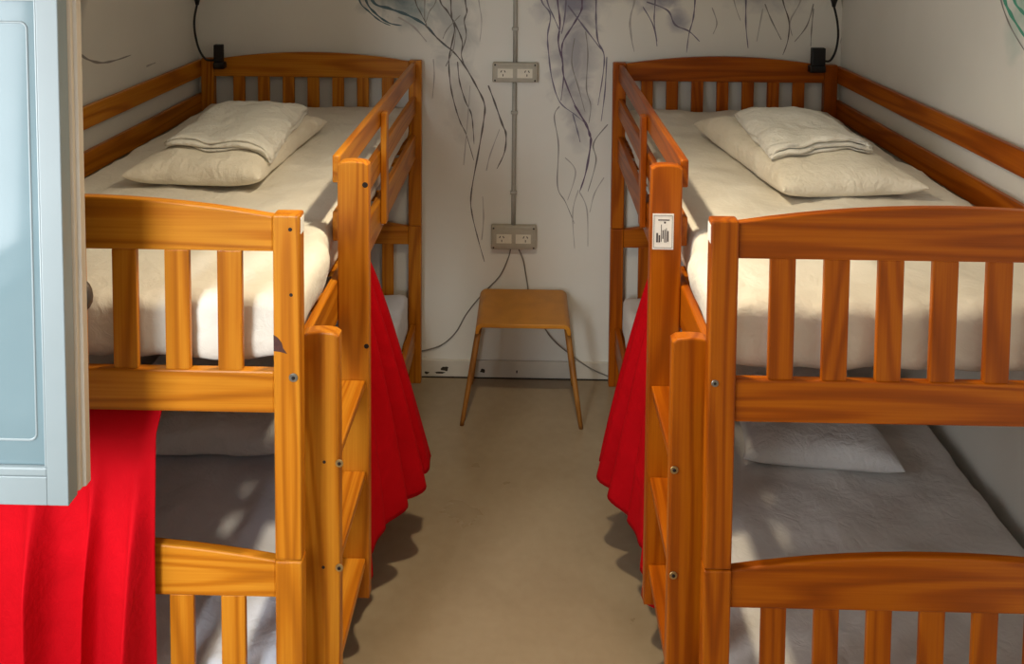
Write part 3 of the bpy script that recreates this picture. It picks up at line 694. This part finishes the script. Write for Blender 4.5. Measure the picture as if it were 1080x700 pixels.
S = [
 ('t', 1.2, ((379, 0), (389, 12), (401, 22), (412, 27))), ('t', 1.6, ((386, 0), (396, 14), (410, 24), (424, 27))), ('t', 2.0, ((393, 1), (411, 9), (430, 16), (448, 26), (462, 41), (478.5, 55))),
 ('c', 1.2, ((448, 26), (462, 41), (478.5, 55), (491, 71), (503, 92), (511, 110), (510, 128), (505, 158), (497, 204), (498, 226), (505, 255), (511, 276))),
 ('c', 1.2, ((464, 0), (472, 12), (482.6, 30.5), (487.7, 45), (486.7, 59), (491, 71))), ('c', 1.1, ((490.7, 0), (492.4, 12), (489.7, 22), (491.8, 37), (487.7, 53))),
 ('c', 1.1, ((475.5, 0), (476.5, 18), (479.5, 30.5), (475.5, 51), (473.4, 67), (475.5, 92), (480.6, 114), (486, 130), (491.6, 141.6), (499.7, 169))),
 ('c', 1.0, ((482.6, 65), (484.6, 85.6), (490.7, 106), (497, 120), (499, 136), (500, 152))), ('c', 1.3, ((515, 90), (521, 106), (529.4, 130), (533.7, 142), (532, 160.6), (524, 178))),
 ('g', 0.9, ((448, 0), (448, 20), (451, 28.5))), ('g', 0.9, ((460, 0), (453, 12), (449, 24))), ('c', 0.9, ((438, 0), (444, 14), (450, 26))),
 ('g', 0.8, ((485.6, 16), (472, 30.5), (467, 41))), ('l', 0.9, ((513, 180), (517, 163), (527, 136))), ('l', 0.9, ((508, 253), (510, 230), (509, 207))), ('l', 0.8, ((489, 174), (494, 117), (495.7, 90))),
 ('l', 0.8, ((505, 0), (508, 22), (506, 44))), ('l', 0.8, ((457, 62), (458, 80), (456, 104))), ('g', 0.8, ((470, 70), (478, 52), (481, 30))), ('l', 1.4, ((420, 18), (436, 28), (450, 44))),
 ('p', 1.3, ((613.9, 0), (613, 11), (604.6, 26), (594.4, 42.7), (592.5, 55.7), (594.4, 80), (591.6, 106))), ('v', 1.1, ((571, 0), (580.4, 15), (577.6, 37), (578.6, 56), (582.3, 83.6), (590.6, 107.7), (606.4, 120.7), (617.6, 130))),
 ('p', 1.7, ((606, 111), (617.6, 130), (622, 142), (623, 151), (618, 181), (611.4, 202))), ('v', 1.2, ((628.7, 0), (628.7, 22), (630.6, 42.7), (637, 57.6), (636, 78), (630.6, 111))),
 ('p', 1.3, ((588, 0), (590.6, 24), (588.8, 44.6), (593.4, 65), (594.4, 80), (606.4, 111), (615.7, 128))), ('v', 1.3, ((597, 0), (595, 22), (592, 36))), ('v', 1.2, ((599, 5.6), (615.7, 28), (634, 52))),
 ('g', 0.9, ((617.6, 33), (620, 56), (618.5, 93), (623, 111), (621, 130))), ('l', 1.0, ((669.6, 0), (665, 18.6), (666.8, 46))), ('g', 0.9, ((590, 112), (584.6, 123), (589, 153), (588, 196), (596.4, 213), (606, 236))),
 ('l', 0.9, ((611, 202), (619, 221), (620, 260))), ('g', 1.0, ((641, 131), (626, 151), (628.6, 170), (620, 202))), ('l', 0.9, ((596, 166), (607, 181), (598.6, 211))), ('l', 0.8, ((637, 187), (627, 204), (622, 224))),
 ('l', 0.8, ((610, 200), (604, 224), (606, 262))), ('v', 1.0, ((604, 120), (609, 138), (612, 150))), ('v', 1.1, ((577, 0), (584, 18), (591, 34))), ('g', 0.9, ((606, 40), (603, 66), (610, 92), (617, 118))), ('v', 0.9, ((640, 60), (638, 96), (634, 128))),
 ('l', 1.0, ((669, 0), (664, 27), (669, 55))), ('v', 0.9, ((678, 7), (689, 27), (693, 49))), ('v', 1.0, ((691, 0), (690, 22), (693, 44))), ('v', 1.1, ((733, 0), (731, 20), (726.7, 35.6), (724, 55.6))),
 ('v', 1.2, ((682, 2), (704, 11), (712, 26), (726.7, 33), (738, 44))), ('v', 1.2, ((786.7, 0), (786.7, 26.7), (789, 51))), ('c', 1.0, ((825.6, 0), (832, 22), (831, 42), (825.6, 58))), ('g', 1.0, ((806.7, 4), (813, 20), (824, 42))),
 ('g', 1.0, ((858, 4), (851, 27), (838, 44))), ('l', 1.0, ((844.5, 0), (833.5, 22), (835.5, 38))), ('g', 0.9, ((858, 9), (856, 30), (855, 49))), ('l', 0.9, ((804.5, 9), (798, 44))), ('l', 0.9, ((774, 0), (781, 22))), ('l', 0.9, ((751, 8), (756, 24), (752, 36))),
 ('l', 0.9, ((888, 0), (890, 26), (886, 46)))]
for ink_, wd, pts in S: strand(pts, wd, ink_)
for ink_, wd, pts in (('j', 2.6, ((1060, 0), (1068, 18), (1082, 40))), ('g', 1.2, ((1056, 0), (1066, 28), (1082, 55))), ('j', 2.0, ((1070, 0), (1080, 14), (1090, 26)))):
    strand(pts, wd, ink_, bpy.data.objects['wall_right'], 'x', XR, -1)
for ink_, wd, pts in (('g', 1.4, ((73, 20), (77, 46), (88, 60), (104, 66), (120, 64), (138, 58))), ('t', 1.8, ((79, 0), (75, 14), (76, 34))), ('l', 1.2, ((154, 70), (164, 66)))):
    strand(pts, wd, ink_, bpy.data.objects['wall_left'], 'x', XL, 1)
